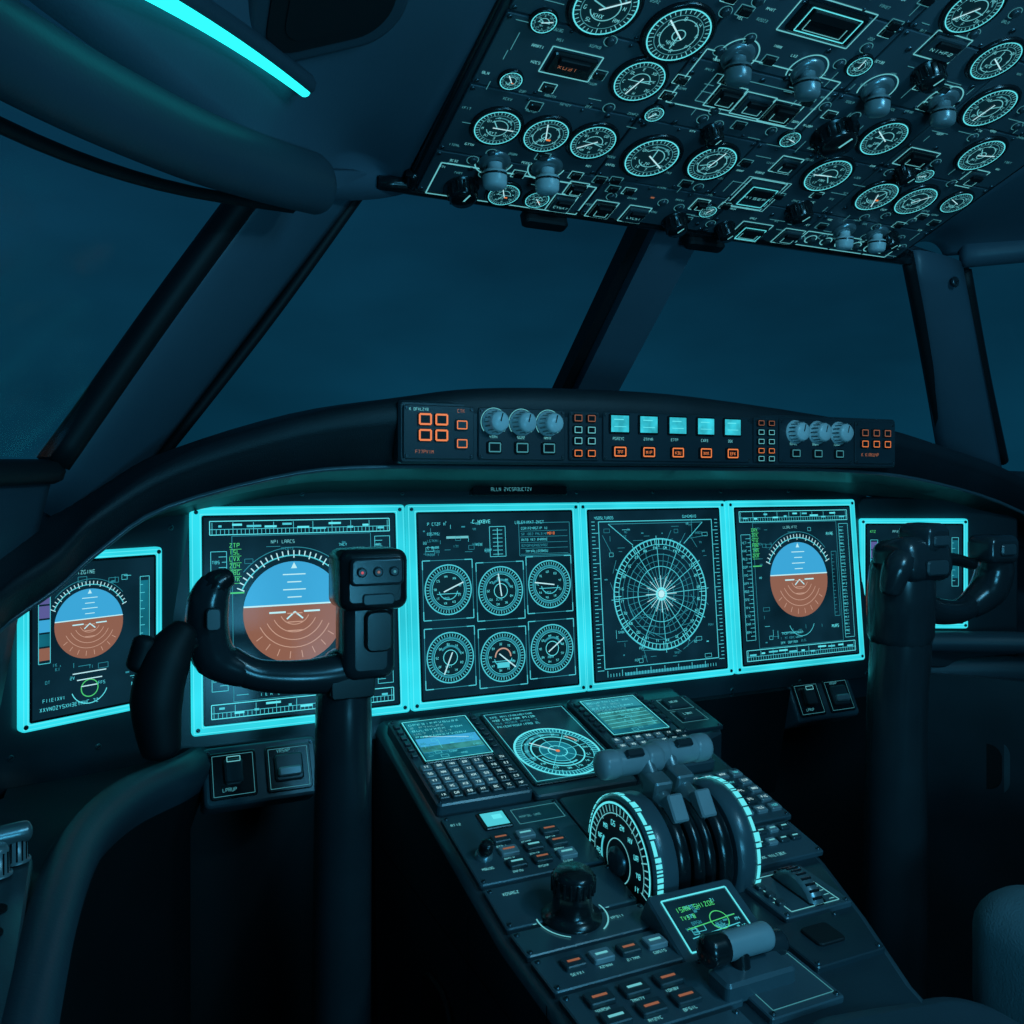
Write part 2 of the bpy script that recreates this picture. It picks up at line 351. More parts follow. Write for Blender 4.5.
# ---------------------------------------------------------------- glareshield
T=[(-.13,.90,-.17),(-.077,1.01,-.107),(-.025,1.063,-.068),(.0135,1.10,-.027),(.098,1.115,.03),(.236,1.105,.081),(.359,1.095,.106),(.469,1.09,.122),(.636,1.09,.128),(.825,1.09,.124),(1.146,1.09,.096),(1.337,1.093,.062),(1.554,1.09,.006),(1.75,1.0,-.12)]
Bo=[(-.135,.915,-.225),(-.085,1.03,-.155),(-.03,1.07,-.115),(.0135,1.10,-.077),(.085,1.12,-.03),(.236,1.115,.010),(.359,1.11,.018),(.469,1.11,.018),(.636,1.11,.018),(.825,1.11,.018),(1.146,1.11,.016),(1.337,1.10,-.005),(1.554,1.10,-.057),(1.75,1.02,-.18)]
K=[(-.17,1.0,-.09),(-.11,1.10,-.03),(-.06,1.2,-.02),(0,1.29,-.01),(.08,1.34,.02),(.22,1.42,.045),(.36,1.48,.06),(.47,1.53,.065),(.64,1.6,.07),(.82,1.62,.07),(1.146,1.53,.06),(1.34,1.44,.035),(1.6,1.34,-.03),(1.8,1.1,-.1)]
Nn=[(-.16,1.0,-.24),(-.11,1.13,-.17),(-.05,1.19,-.13),(.0,1.22,-.09),(.09,1.25,-.055),(.236,1.26,-.025),(.36,1.26,-.02),(.47,1.26,-.02),(.636,1.26,-.02),(.825,1.26,-.02),(1.146,1.26,-.02),(1.337,1.24,-.03),(1.554,1.17,-.09),(1.75,1.1,-.2)]
T,Bo,K,Nn=[resample(q,4) for q in(T,Bo,K,Nn)]
b=B('glareshield'); rows=[];rows2=[]
for t_,bo,k_,n_ in zip(T,Bo,K,Nn):
    out=(t_-k_); out.z=0; out.normalize(); r=[tuple(k_),tuple(k_.lerp(t_,.5)+Vector((0,0,.012))),tuple(k_.lerp(t_,.85)+Vector((0,0,.010)))]
    for a in range(7):
        an=math.radians(90-150*a/6); cc=t_.lerp(bo,.25); R=(t_-bo).length*.25
        r.append(tuple(cc+out*R*math.cos(an)*.7+Vector((0,0,R*math.sin(an)))))
    r.append(tuple(bo+out*.004)); r.append(tuple(bo)); rows.append(r)
    rows2.append([tuple(bo),tuple(bo-out*.004+Vector((0,0,.004))),tuple(bo.lerp(n_,.55)+Vector((0,0,.004))),tuple(bo.lerp(n_,.6)+Vector((0,0,.014))),tuple(n_)])
b.loft(rows,'hood'); b.loft(rows2,'hood')
b.loft([[r[1],r[2]] for r in rows2[20:46]],'panel2')
b.tube([tuple(p+Vector((0,-.004,0))) for p in Bo],.003,'panel',8,sub=1)
for x in(.33,.55,.80,1.03,1.20):
    b.rbox(frame((x,1.175,.016),(1,0,0),(0,-1,0)),0,0,.06,.02,0,.004,'black',.006,.002)
b.done()

# ---------------------------------------------------------------- autopilot panel
b=B('autopilot_control_panel')
b.rbox(MCP,.79,.062,.862,.080,-.035,.0,'panel2',.006,.003,k=3)
def sect(x0,x1,h=.068): 
    b.rbox(MCP,(x0+x1)/2,.062,x1-x0,h,0,.003,'panel2',.003,.001,k=2)
    for x in(x0+.004,x1-.004):
        for y in(.062-h/2+.004,.062+h/2-.004): screw(b,MCP,x,y,.003,.0022)
Z=.0032
for s_ in((.364,.460),(.466,.594),(.600,.648),(.654,.913),(.919,.963),(.969,1.12),(1.126,1.214)): sect(*s_)
for x,y in((.392,.078),(.414,.078),(.392,.058),(.414,.058)):
    b.rbox(MCP,x,y,.018,.016,Z,Z+.003,'black',.002,.0008,k=2); b.box(MCP,x,y,.0150,.0125,.0024,Z+.0033,'orange')
for y in(.072,.048): button(b,MCP,.442,y,.018,.015,Z,'orange')
b.text(MCP,.372,.089,9,.004,Z,'mark'); b.text(MCP,.38,.035,7,.005,Z,'oranged'); b.text(MCP,.437,.088,3,.005,Z,'oranged')
for x in(.488,.528,.568):
    knob(b,MCP,x,.077,Z,.0138,.022,'knobw'); b.ring(MCP,x,.077,.0185,.0009,Z+.0003,'mark',-40,220)
    button(b,MCP,x,.044,.022,.017,Z,'markd','black'); b.text(MCP,x-.006,.056,4,.004,Z,'mark')
for y,c in((.086,'oranged'),(.07,'mark'),(.055,'mark'),(.038,'orange')):
    for x in(.613,.634): button(b,MCP,x,y,.015,.012,Z,c,'black')
for x in(.680,.728,.778,.828,.877):
    b.rbox(MCP,x,.080,.034,.028,Z,Z+.0025,'black',.002,.001,k=2); b.rect(MCP,x,.080,.029,.023,Z+.0028,'lcd')
    b.line(MCP,x-.010,.086,x+.006,.086,.0014,Z+.0030,'tealb'); b.line(MCP,x-.010,.076,x+.010,.076,.001,Z+.0030,'tealb')
    b.rbox(MCP,x,.041,.024,.017,Z,Z+.003,'black',.002,.001,k=2); b.box(MCP,x,.041,.018,.012,.0018,Z+.0033,'orange'); b.text(MCP,x-.005,.0385,3,.005,Z+.0034,'orange')
    b.text(MCP,x-.01,.0575,6,.0045,Z,'mark')
for y,c in((.088,'oranged'),(.074,'mark'),(.060,'mark'),(.046,'orange'),(.034,'mark')):
    for x in(.931,.951): button(b,MCP,x,y,.014,.010,Z,c,'black')
for x in(1.0,1.045,1.09):
    knob(b,MCP,x,.076,Z,.0148,.020,'knobw'); button(b,MCP,x,.043,.020,.015,Z,'markd','black'); b.text(MCP,x-.01,.056,5,.004,Z,'mark')
for x in(1.145,1.17,1.195):
    for y in(.078,.060): button(b,MCP,x,y,.017,.014,Z,'oranged' if y>.07 else 'orange','black')
b.text(MCP,1.14,.04,9,.006,Z,'oranged')
b.done()

# ---------------------------------------------------------------- main instrument panel
b=B('instrument_panel')
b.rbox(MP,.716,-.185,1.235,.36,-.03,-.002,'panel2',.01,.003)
WL=frame((.105,1.232,0),(.147,.073,0),(0,0,1))
WR=frame((1.32,1.235,0),(.19,-.095,0),(0,0,1))
b.rbox(WL,-.11,-.20,.30,.33,-.03,-.006,'panel2',.02,.004,st=2)
b.rbox(WR,.13,-.19,.30,.32,-.03,-.006,'panel2',.02,.004,st=2)
for x in(.13,.27,.415,.56,.705,.85,.99,1.14,1.30):
    screw(b,MP,x,-.356,-.002,.004)
    if x<1.2: screw(b,MP,x,-.018,-.002,.003)
for x,y in((-.005,-.06),(-.005,-.31),(-.2,-.31),(-.1,-.32)): screw(b,WL,x,y,-.006,.004)
b.rbox(MP,.60,-.012,.16,.022,-.002,.012,'black',.003,.001); b.text(MP,.55,-.016,16,.006,.0125,'markd')
b.slab([(.10,1.225,-.352),(1.33,1.225,-.352),(1.33,1.23,-.40),(.10,1.23,-.40)],(0,.05,0),'panel2')
b.slab([(.88,1.20,-.36),(1.10,1.20,-.36),(1.10,1.24,-.55),(.88,1.24,-.55)],(0,.05,0),'black')
b.done()

def bezel(b,M,x0,x1,y0,y1,e=.0174,ey=.0145,z=0):
    cx,cy=(x0+x1)/2,(y0+y1)/2; w,h=x1-x0,y1-y0
    b.rbox(M,cx,cy,w+2*e,h+2*ey,z-.004,z+.006,'bezel',.005,.002,k=3)
    b.box(M,cx,cy,w+2*e-.006,h+2*ey-.006,.0008,z+.0063,'bezel2')
    b.rbox(M,cx,cy,w+.006,h+.006,z+.004,z+.0064,'black',.003,.0004,k=3)
    b.box(M,cx,cy,w+.009,h+.009,.0012,z+.0063,'bezel2')
    b.rect(M,cx,cy,w,h,z+.0067,'screen')
    for sx in(-1,1):
        for sy in(-1,1): screw(b,M,cx+sx*(w/2+e*.55),cy+sy*(h/2+ey*.5),z+.006,.0028)
    return z+.0072
def pfd(b,M,cx,cy,r,z,full=True):
    n=28
    b.disc(M,cx,cy,r,z,'sky',8,172,n); b.disc(M,cx,cy,r,z,'brown',172,368,n)
    z+=.0004
    b.line(M,cx-r*.99,cy+r*.14,cx+r*.99,cy+r*.14,r*.03,z,'white')
    for k_ in range(1,5):
        w=r*(.28 if k_%2 else .45); b.line(M,cx-w/2,cy+r*(.14+k_*.15),cx+w/2,cy+r*(.14+k_*.15),r*.022,z,'white')
    for k_,rr_ in enumerate((.3,.45,.6,.75)):
        b.ring(M,cx,cy+r*.05,r*rr_,r*.016,z,'brownl',205,335,16)
    for k_ in range(8): t_=math.radians(215+k_*16); b.line(M,cx+r*.78*math.cos(t_),cy+r*.78*math.sin(t_),cx+r*.92*math.cos(t_),cy+r*.92*math.sin(t_),r*.016,z,'brownl')
    for k_ in range(1,4): w=r*.3; b.line(M,cx-w/2,cy+r*(.14-k_*.17),cx+w/2,cy+r*(.14-k_*.17),r*.02,z,'brownl')
    b.line(M,cx-r*.5,cy,cx-r*.18,cy,r*.035,z,'white'); b.line(M,cx+r*.5,cy,cx+r*.18,cy,r*.035,z,'white')
    b.line(M,cx-r*.16,cy-r*.14,cx,cy,r*.03,z,'white'); b.line(M,cx+r*.16,cy-r*.14,cx,cy,r*.03,z,'white')
    b.poly(M,[(cx,cy+r*.98),(cx-r*.06,cy+r*.86),(cx+r*.06,cy+r*.86)],z,'white')
    b.ring(M,cx,cy,r*1.12,r*.025,z,'teal',25,155); b.ticks(M,cx,cy,r*1.12,r*1.22,25,r*.022,z,'white',25,155,e=3); b.ring(M,cx,cy,r*1.28,r*.014,z,'teald',40,140)
def tape(b,M,x,y0,y1,w,z,mat='teal',n=12,side=1,num=True):
    b.box(M,x,(y0+y1)/2,w,y1-y0,.0008,z,mat)
    for i in range(1,n):
        y=y0+(y1-y0)*i/n; l=w*(.5 if i%2 else .3); b.line(M,x+side*w/2,y,x+side*(w/2-l),y,.0008,z,mat)
        if num and i%2==0: b.text(M,x-w*.42,y-.002,3,.0045,z,mat,.0035)
def big_pfd(name,x0,x1,y0,y1,cx,cy,r):
    b=B(name); z=bezel(b,MP,x0,x1,y0,y1); w=x1-x0; rnd=random.Random(int(x0*1000))
    for y,h in((y1-.014,.018),(y0+.014,.018)):
        b.box(MP,(x0+x1)/2,y,w-.014,h,.0011,z,'tealb')
        for i in range(46):
            xx=x0+.01+(w-.02)*i/45; b.line(MP,xx,y-h/2,xx,y-h/2+h*(.4 if i%5 else .9),.0007,z,'teal')
        for i in range(11):
            xx=x0+.02+i*(w-.04)/10; ww=rnd.uniform(.004,.020); b.rect(MP,xx,y+rnd.uniform(-.004,.005),ww,.0028,z+.0002,'tealb' if i%2 else 'teal')
        b.line(MP,x0+.007,y-h*.1,x1-.007,y-h*.1,.0008,z,'teal')
    tape(b,MP,x0+.018,y0+.04,y1-.045,.020,z,'teal',26)
    tape(b,MP,x1-.018,y0+.03,y1-.03,.022,z,'teal',34,-1)
    tape(b,MP,x1-.045,y0+.07,y1-.08,.012,z,'teald',18,-1,False)
    for i in range(6): b.text(MP,x0+.032,y1-.040-.009*i,3,.0065,z,'green'); b.line(MP,x0+.032,y1-.0425-.009*i,x0+.047,y1-.0425-.009*i,.0007,z,'green')
    b.line(MP,x0+.031,y1-.1,x0+.05,y1-.1,.002,z,'green')
    pfd(b,MP,cx,cy,r,z)
    b.text(MP,cx-.03,y1-.036,9,.005,z,'mark'); b.text(MP,cx-.02,y1-.045,7,.004,z,'teald'); 
    for i in range(3): b.text(MP,cx-.05,y0+.045-.0080*i,16-2*i,.0045,z,('teal','teald','teal')[i])
    b.text(MP,x1-.06,y1-.05,4,.006,z,'tealb'); b.text(MP,x1-.06,y0+.05,4,.006,z,'tealb')
    b.ring(MP,cx,cy-r*1.05,r*.45,.001,z,'teal',200,340); b.box(MP,(x0+x1)/2,(y0+y1)/2,w-.07,y1-y0-.05,.0008,z,'teald')
    b.busy(MP,x0+.036,x1-.065,y0+.03,y1-.035,90,z,int(x1*999),[(cx,cy,r*1.32)])
    return b.done()
big_pfd('primary_flight_display',.139,.398,-.315,-.049,.255,-.178,.068)
big_pfd('primary_flight_display',1.012,1.275,-.315,-.049,1.145,-.176,.066)
b=B('engine_instrument_display'); z=bezel(b,MP,.435,.688,-.315,-.049)
k_=0
for row,y in enumerate((-.160,-.258)):
    for col,x in enumerate((.478,.562,.645)):
        yy=y-(.006 if col==1 else 0)
        b.box(MP,x,yy,.078,.086,.0009,z,'teald'); 
        for sx in(-1,1):
            for sy in(-1,1): b.line(MP,x+sx*.039,yy+sy*.043,x+sx*.027,yy+sy*.043,.0014,z+.0002,'teal'); b.line(MP,x+sx*.039,yy+sy*.043,x+sx*.039,yy+sy*.030,.0014,z+.0002,'teal')
        r=.036; b.disc(MP,x,yy,r*.97,z+.0002,'dial'); zz=z+.0005
        b.ring(MP,x,yy,r,.0018,zz,'teal'); b.ring(MP,x,yy,r*.7,.0009,zz,'teal'); b.ticks(MP,x,yy,r*.84,r*.95,48,.0007,zz,'tealb',e=4); b.ring(MP,x,yy,r*.78,.003,zz,'teald',0,360)
        a=k_*1.3+.4; b.line(MP,x-.008*math.cos(a),yy-.008*math.sin(a),x+.026*math.cos(a),yy+.026*math.sin(a),.0018,zz+.0002,'white')
        if k_%2: b.ring(MP,x,yy,r*.30,.001,zz,'tealb'); b.ring(MP,x,yy,r*.46,.003,zz,'teald',20,140)
        else: b.line(MP,x-.018,yy-.006,x+.018,yy-.006,.001,zz,'teal'); b.ring(MP,x,yy,r*.40,.0012,zz,'teal',190,350)
        if k_==4: b.ring(MP,x,yy,r*.35,.002,zz,'brownl',0,180); b.rect(MP,x,yy-.012,.02,.008,zz,'teal')
        for q in range(9): t_=q*math.pi/4.5+.3; b.text(MP,x+r*.55*math.cos(t_)-.003,yy+r*.55*math.sin(t_)-.002,2,.0036,zz,'tealb')
        b.text(MP,x-.008,yy-.014,4,.0036,zz,'teal'); k_+=1
b.text(MP,.445,-.066,10,.005,z,'teal'); b.text(MP,.52,-.064,7,.006,z,'tealb'); b.text(MP,.59,-.066,14,.005,z,'teal')
for i in range(5):
    b.text(MP,.60,-.075-.0088*i,15,.0042,z,'teald' if i%2 else 'teal'); b.line(MP,.598,-.0775-.0088*i,.68,-.0775-.0088*i,.0006,z,'teald')
b.box(MP,.64,-.090,.088,.050,.0008,z,'teald'); b.text(MP,.645,-.0835,4,.0045,z+.0002,'orange')
for i in range(4): b.text(MP,.448,-.080-.010*i,6,.0042,z,'teald' if i%2 else 'teal')
b.rect(MP,.495,-.084,.035,.0035,z,'mark'); b.box(MP,.56,-.092,.026,.045,.0009,z,'teal'); b.line(MP,.56,-.113,.56,-.072,.0008,z,'tealb')
for i in range(7): b.line(MP,.552,-.111+i*.006,.568,-.111+i*.006,.0008,z,'teal')
b.busy(MP,.44,.54,-.113,-.060,26,z,31); b.done()
b=B('navigation_display'); z=bezel(b,MP,.720,.975,-.315,-.049); cx,cy,r=.850,-.186,.090
for rr_,w_,m_ in((1,.0024,'teal'),(.9,.0011,'teal'),(.82,.0008,'teald'),(.72,.0012,'teald'),(.6,.0008,'teald'),(.5,.0012,'teal'),(.28,.001,'teald')): b.ring(MP,cx,cy,r*rr_,w_,z,m_,n=64)
b.ticks(MP,cx,cy,r*.9,r,72,.0011,z,'tealb',e=6)
for i in range(36):
    t_=math.radians(i*10+3); q=r*(1.06 if i%3==0 else .74); b.line(MP,cx+.008*math.cos(t_),cy+.008*math.sin(t_),cx+q*math.cos(t_),cy+q*math.sin(t_),.0007 if i%3 else .0011,z+.0002,'teal' if i%3==0 else 'teald')
for i in range(24):
    t_=math.radians(i*15+6); b.text(MP,cx+r*.84*math.cos(t_)-.003,cy+r*.84*math.sin(t_)-.002,2,.005,z,'tealb')
b.disc(MP,cx,cy,.006,z+.0006,'white',n=16); b.ring(MP,cx,cy,.009,.004,z+.0005,'tealb',n=20)
for i in range(16):
    t_=math.radians(i*22.5); b.line(MP,cx,cy,cx+.030*math.cos(t_),cy+.030*math.sin(t_),.0010,z+.0005,'white')
rnd=random.Random(3)
for i in range(46):
    x=.75+rnd.random()*.19;y=-.28+rnd.random()*.19
    b.line(MP,x,y,x+rnd.uniform(-.04,.04),y+rnd.uniform(-.03,.03),.0008,z,'teald')
b.busy(MP,.745,.945,-.293,-.073,120,z,8,[(cx,cy,r*1.08)])
b.box(MP,.848,-.182,.222,.232,.0014,z,'teal')
b.line(MP,.755,-.07,.80,-.105,.0012,z,'teal'); b.line(MP,.94,-.07,.90,-.105,.0012,z,'teal'); b.line(MP,.755,-.07,.94,-.07,.001,z,'teald')
for i in range(40):
    y=-.300+i*.0060; b.line(MP,.724,y,.730 if i%4 else .736,y,.001,z,'teal'); b.line(MP,.971,y,.965 if i%4 else .960,y,.001,z,'teal')
    x=.742+i*.0054; b.line(MP,x,-.311,x,-.306 if i%5 else -.301,.001,z,'teal')
b.rect(MP,.855,-.309,.16,.005,z-.0001,'teald'); b.text(MP,.73,-.062,10,.005,z,'teal'); b.text(MP,.90,-.062,10,.005,z,'teal'); b.done()
def aux(name,M,x0,x1,y0,y1,cx,cy,r):
    b=B(name); z=bezel(b,M,x0,x1,y0,y1,.012,.012)
    pfd(b,M,cx,cy,r,z)
    for i,m_ in enumerate(('purple','purple','sky','screenb','brown')): b.rect(M,x0+.013,cy+.035-.016*i,.012,.014,z,m_)
    b.box(M,x0+.013,cy+.003,.013,.085,.0008,z,'teal')
    b.rect(M,x1-.013,cy+.01,.010,.07,z,'screenb'); tape(b,M,x1-.013,cy-.04,cy+.05,.012,z+.0003,'teal',9,-1,False)
    b.text(M,x0+.04,y1-.014,9,.005,z,'mark'); b.text(M,x0+.006,y1-.014,3,.005,z,'green')
    b.text(M,x0+.008,y0+.008,20,.005,z,'teal'); b.text(M,x0+.008,y0+.018,9,.0045,z,'teal')
    b.ring(M,cx,y0+.026,.010,.0012,z,'green'); b.ring(M,cx,y0+.03,.022,.001,z,'tealb',200,340)
    for i in range(3): b.line(M,cx-.02+.005*i,y0+.045-.008*i,cx+.02-.005*i,y0+.045-.008*i,.0012,z,'white')
    b.text(M,x1-.03,y0+.02,4,.005,z,'teal'); b.busy(M,x0+.006,x1-.02,y0+.028,y0+.058,14,z,5); b.busy(M,x0+.03,x1-.02,y1-.03,y1-.018,8,z,6)
    return b.done()
aux('auxiliary_flight_display',WL,-.182,-.035,-.270,-.095,-.117,-.168,.041)
aux('auxiliary_flight_display',WR,-.005,.170,-.262,-.082,.085,-.155,.042)

def swpanel(x,zc,y=1.19):
    b=B('switch_panel'); M=frame((x,y,zc),(1,0,0),(0,.45,.9))
    b.rbox(M,0,0,.145,.075,-.05,0,'panel',.008,.004,st=2)
    for dx in(-.036,.034):
        b.rbox(M,dx,0,.058,.058,0,.003,'black',.004,.001,k=3); b.box(M,dx,0,.05,.05,.0006,.0034,'markd')
    b.rbox(M,-.036,.004,.022,.03,.003,.012,'key',.004,.002,k=3); b.text(M,-.05,-.02,5,.005,.0036,'markd'); b.box(M,-.036,.018,.016,.006,.001,.0125,'mark')
    b.rbox(M,.034,.0,.036,.034,.003,.008,'key',.004,.002,k=3); b.rbox(M,.034,-.006,.03,.012,.008,.014,'knob',.003,.002,k=3); b.text(M,.02,.02,5,.005,.0036,'markd')
    for sx in(-1,1): screw(b,M,sx*.066,.03,0,.003)
    b.done()
swpanel(.205,-.375); swpanel(1.185,-.385,1.21)

# ---------------------------------------------------------------- overhead panel
b=B('overhead_panel')
x0,x1=.385,1.253
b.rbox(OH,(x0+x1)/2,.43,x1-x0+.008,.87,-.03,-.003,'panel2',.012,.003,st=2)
b.tube([OH@Vector((x0-.006,.86,-.008)),OH@Vector((x0-.006,.03,-.008))],.004,'black',10)
b.tube([OH@Vector((x1+.006,.86,-.008)),OH@Vector((x1+.006,.03,-.008))],.004,'black',10)
b.tube([OH@Vector((x0-.006,.02,-.008)),OH@Vector((x0-.001,.0,-.008)),OH@Vector((x0+.02,-.008,-.008)),OH@Vector((x1-.02,-.008,-.008)),OH@Vector((x1+.001,.0,-.008)),OH@Vector((x1+.006,.02,-.008))],.009,'black',10,sub=6)
for x in(.59,.87): b.rbox(OH,x,-.026,.07,.022,-.008,.010,'rubber',.008,.003,k=4)
rws=[.0,.082,.196,.30,.405,.52,.64,.76,.86]
def cell(a,b_,c,d,m='panel'):
    b.rbox(OH,(a+b_)/2,(c+d)/2,b_-a-.003,d-c-.003,-.003,.001,m,.003,.001,k=2)
    for x in(a+.006,b_-.006):
        for y in(c+.006,d-.006): screw(b,OH,x,y,.001,.0030)
    for x in((a*.66+b_*.34),(a*.34+b_*.66)): screw(b,OH,x,d-.006,.001,.0024); screw(b,OH,x,c+.006,.001,.0024)
xc=[[.388,.632,.845,1.02,1.25],[.388,.632,.845,1.02,1.25],[.388,.62,.845,1.02,1.25],[.388,.62,.845,1.03,1.25]]
for r_ in range(len(rws)-1):
    c_=xc[r_%4] if r_!=1 else [.388,.612,.80,.90,1.02,1.25]
    for i in range(len(c_)-1): cell(c_[i],c_[i+1],rws[r_],rws[r_+1])
z=.0012
G=[(.485,.335,.036),(.583,.325,.037),(.577,.253,.031),(.445,.140,.029),(.510,.142,.029),(.575,.145,.030),(.668,.137,.037),(.758,.147,.034),(.947,.165,.034),(1.065,.142,.032),(1.140,.148,.032),(.969,.249,.032),(1.071,.335,.034),(1.150,.258,.032),(.505,.022,.022),(.900,.450,.032),(1.0,.40,.030),(.455,.45,.035),(.56,.45,.035),(.68,.46,.03),(1.19,.40,.034),(1.215,.16,.024),(1.215,.33,.028),
   (.430,.30,.014),(.430,.215,.013),(.625,.21,.012),(.835,.215,.014),(.83,.345,.015),(1.10,.20,.014),(.555,.022,.017),(.82,.052,.013),(.94,.215,.0)]
G=[q for q in G if q[2]>0]
for i,(x,y,r) in enumerate(G): gauge(b,OH,x,y,r,z,'mark',i)
for x,y in((.672,.315),(.773,.318),(.887,.318),(.995,.325)): 
    b.ring(OH,x,y,.025,.0016,z+.0003,'mark',-30,210); toggle(b,OH,x,y,z,.030,'knob',.0155,.010)
for x,y in((.468,.078),(.540,.084)): toggle(b,OH,x,y,z,.032,'knobw',.016,.010); b.ring(OH,x,y,.025,.0016,z+.0003,'mark',180,360)
for x,y in((1.085,.055),(1.150,.060)): toggle(b,OH,x,y,z,.028,'knobw',.014,.010)
for x,y,r in((.445,.020,.019),(.894,.236,.026),(.785,.018,.016),(.965,.085,.017),(.93,.36,.017),(1.18,.055,.014),(.875,.02,.013),(.72,.20,.012),(1.06,.20,.013)): knob(b,OH,x,y,z,r,.022,'black')
R=[(.488,.252,.055,.030),(.872,.100,.055,.05),(1.058,.225,.05,.028),(.871,.166,.032,.026),(.660,.018,.032,.03),(.715,.018,.032,.03),(.925,.018,.05,.035),(1.0,.02,.035,.03),(.743,.385,.09,.04),(.915,.395,.05,.03),(.70,.255,.035,.03),(.745,.252,.04,.03),(.79,.25,.04,.03),(.595,.018,.03,.03),(.60,.052,.025,.022),(1.19,.21,.03,.03),(.80,.06,.02,.02)]
for i,(x,y,w,h) in enumerate(R):
    b.rbox(OH,x,y,w,h,z,z+.005,'black' if i%2==0 else 'key',.003,.0015,k=2); b.box(OH,x,y,w*1.15,h*1.25,.0015,z+.0004,'mark')
    if i%4==1: b.text(OH,x-w*.38,y-.005,5,.005,z+.0056,'mark',w*.15)
    elif i==0: b.text(OH,x-w*.3,y-.004,4,.005,z+.0056,'oranged',w*.12)
    else: b.box(OH,x,y-h*.12,w*.6,h*.4,.0009,z+.0056,'mark')
    b.rbox(OH,x,y+h*.22,w*.7,h*.3,z+.005,z+.009,'rubber',.002,.001,k=2)
    if i in(1,6,8): b.box(OH,x,y,w*.8,h*.8,.0014,z+.0056,'tealb')
b.box(OH,.73,.272,.20,.085,.0016,z+.0003,'mark'); b.box(OH,.73,.263,.13,.045,.0012,z+.0003,'markd')
b.box(OH,.515,.03,.225,.062,.0018,z+.0003,'mark'); b.line(OH,.41,.062,.62,.062,.001,z+.0003,'mark')
b.box(OH,1.125,.022,.20,.036,.0018,z+.0003,'mark')
for i in range(6): gx=1.045+i*.032; b.ring(OH,gx,.022,.0095,.0016,z+.0004,'mark'); b.rbox(OH,gx,.022,.008,.012,z,z+.008,'key',.002,.001,k=2)
b.box(OH,.872,.10,.075,.066,.001,z+.0003,'mark')
rnd=random.Random(11); used=[]
def free(x,y,r):
    if not (all(math.hypot(x-a,y-c)>q*1.15+r for a,c,q in G) and all(abs(x-a)>w/2+r or abs(y-c)>h/2+r for a,c,w,h in R)): return False
    if any(abs(x-a)<.019 and abs(y-c)<.010 for a,c in used): return False
    used.append((x,y)); return True
for i in range(1900):
    x=rnd.uniform(.400,1.232); y=rnd.uniform(.008,.62)
    if not free(x,y,.008): continue
    k_=rnd.random()
    if k_<.36: b.text(OH,x-.008,y,rnd.randint(3,5),.0042,z+.0003,'markd' if rnd.random()<.6 else 'mark')
    elif k_<.52: b.lathe(OH,x,y,[(.0055,z),(.0055,z+.003),(.004,z+.004)],'key',12); b.ring(OH,x,y,.0075,.0009,z+.0003,'markd',n=14)
    elif k_<.64: b.line(OH,x,y,x+rnd.uniform(.01,.035),y,.0009,z+.0003,'markd')
    elif k_<.74: b.line(OH,x,y,x,y+rnd.uniform(.01,.025),.0009,z+.0003,'markd')
    elif k_<.88: b.rbox(OH,x,y,.014,.010,z,z+.004,'black',.002,.001,k=2); b.box(OH,x,y,.018,.014,.0010,z+.0003,'mark' if rnd.random()<.4 else 'markd')
    elif k_<.89: b.rect(OH,x,y,.006,.003,z+.0004,'oranged')
    else: screw(b,OH,x,y,z,.0040)
b.done()

# ---------------------------------------------------------------- centre pedestal
b=B('center_pedestal')
def pt(M,x,y,z=0): return tuple(M@Vector((x,y,z)))
zt=lambda Y: -.341-(1.2-Y)*.26 if Y>=.8 else -.445-(.8-Y)*.1
edge=[(1.24,.366,.875),(1.10,.366,.872),(1.08,.366,.816),(.93,.366,.816),(.80,.366,.79),(.70,.366,.748),(.60,.366,.70),(.50,.366,.67)]
L=[];Rr=[]
for Y,a,c in edge:
    zz=zt(Y)-.003; L.append([(a+.012,Y,zz),(a+.004,Y,zz-.004),(a,Y,zz-.014),(a+.004,Y,zz-.20),(a+.02,Y,-EYE)]); Rr.append([(c-.012,Y,zz),(c-.004,Y,zz-.004),(c,Y,zz-.014),(c-.004,Y,zz-.20),(c-.02,Y,-EYE)])
b.loft([[ (a+.012,Y,zt(Y)-.003),(c-.012,Y,zt(Y)-.003)] for Y,a,c in edge],'panel2',False)
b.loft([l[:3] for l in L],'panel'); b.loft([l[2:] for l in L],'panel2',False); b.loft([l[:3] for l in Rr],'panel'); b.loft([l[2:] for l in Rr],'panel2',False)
b.loft([[ (.378,.50,-.478),(.658,.50,-.478)],[(.378,.47,-.60),(.658,.47,-.60)],[(.39,.47,-EYE),(.65,.47,-EYE)]],'panel2')
SL=frame((.3655,1.0,-.6),(0,-1,0),(0,0,1))
for xx in(-.1,.12,.30): b.line(SL,xx,-.5,xx,.14,.002,.001,'seam')
b.line(SL,-.2,.10,.45,.08,.002,.001,'seam'); b.rbox(SL,.02,-.05,.09,.14,-.002,.003,'rubber',.03,.001,k=6); b.rbox(SL,.21,-.06,.07,.18,-.002,.003,'rubber',.02,.001,k=6)
b.rbox(frame((.635,.50,-.56),(1,0,-.12),(0,1,0)),0,0,.24,.20,-.1,.095,'shell2',.05,.03,k=6,st=5)
def module(M,xa,xb,ya,yb,m='panel'):
    b.rbox(M,(xa+xb)/2,(ya+yb)/2,xb-xa-.003,abs(yb-ya)-.003,-.003,.003,m,.003,.0012,k=2)
    for x in(xa+.007,xb-.007):
        for y in(ya-.007,yb+.007): screw(b,M,x,y,.003,.0028)
module(P1,.372,.528,-.218,-.345)
b.rbox(P1,.433,-.243,.036,.032,.003,.006,'black',.002,.001,k=2); b.rect(P1,.433,-.243,.029,.025,.0064,'teal'); b.rect(P1,.437,-.240,.012,.008,.0067,'tealb')
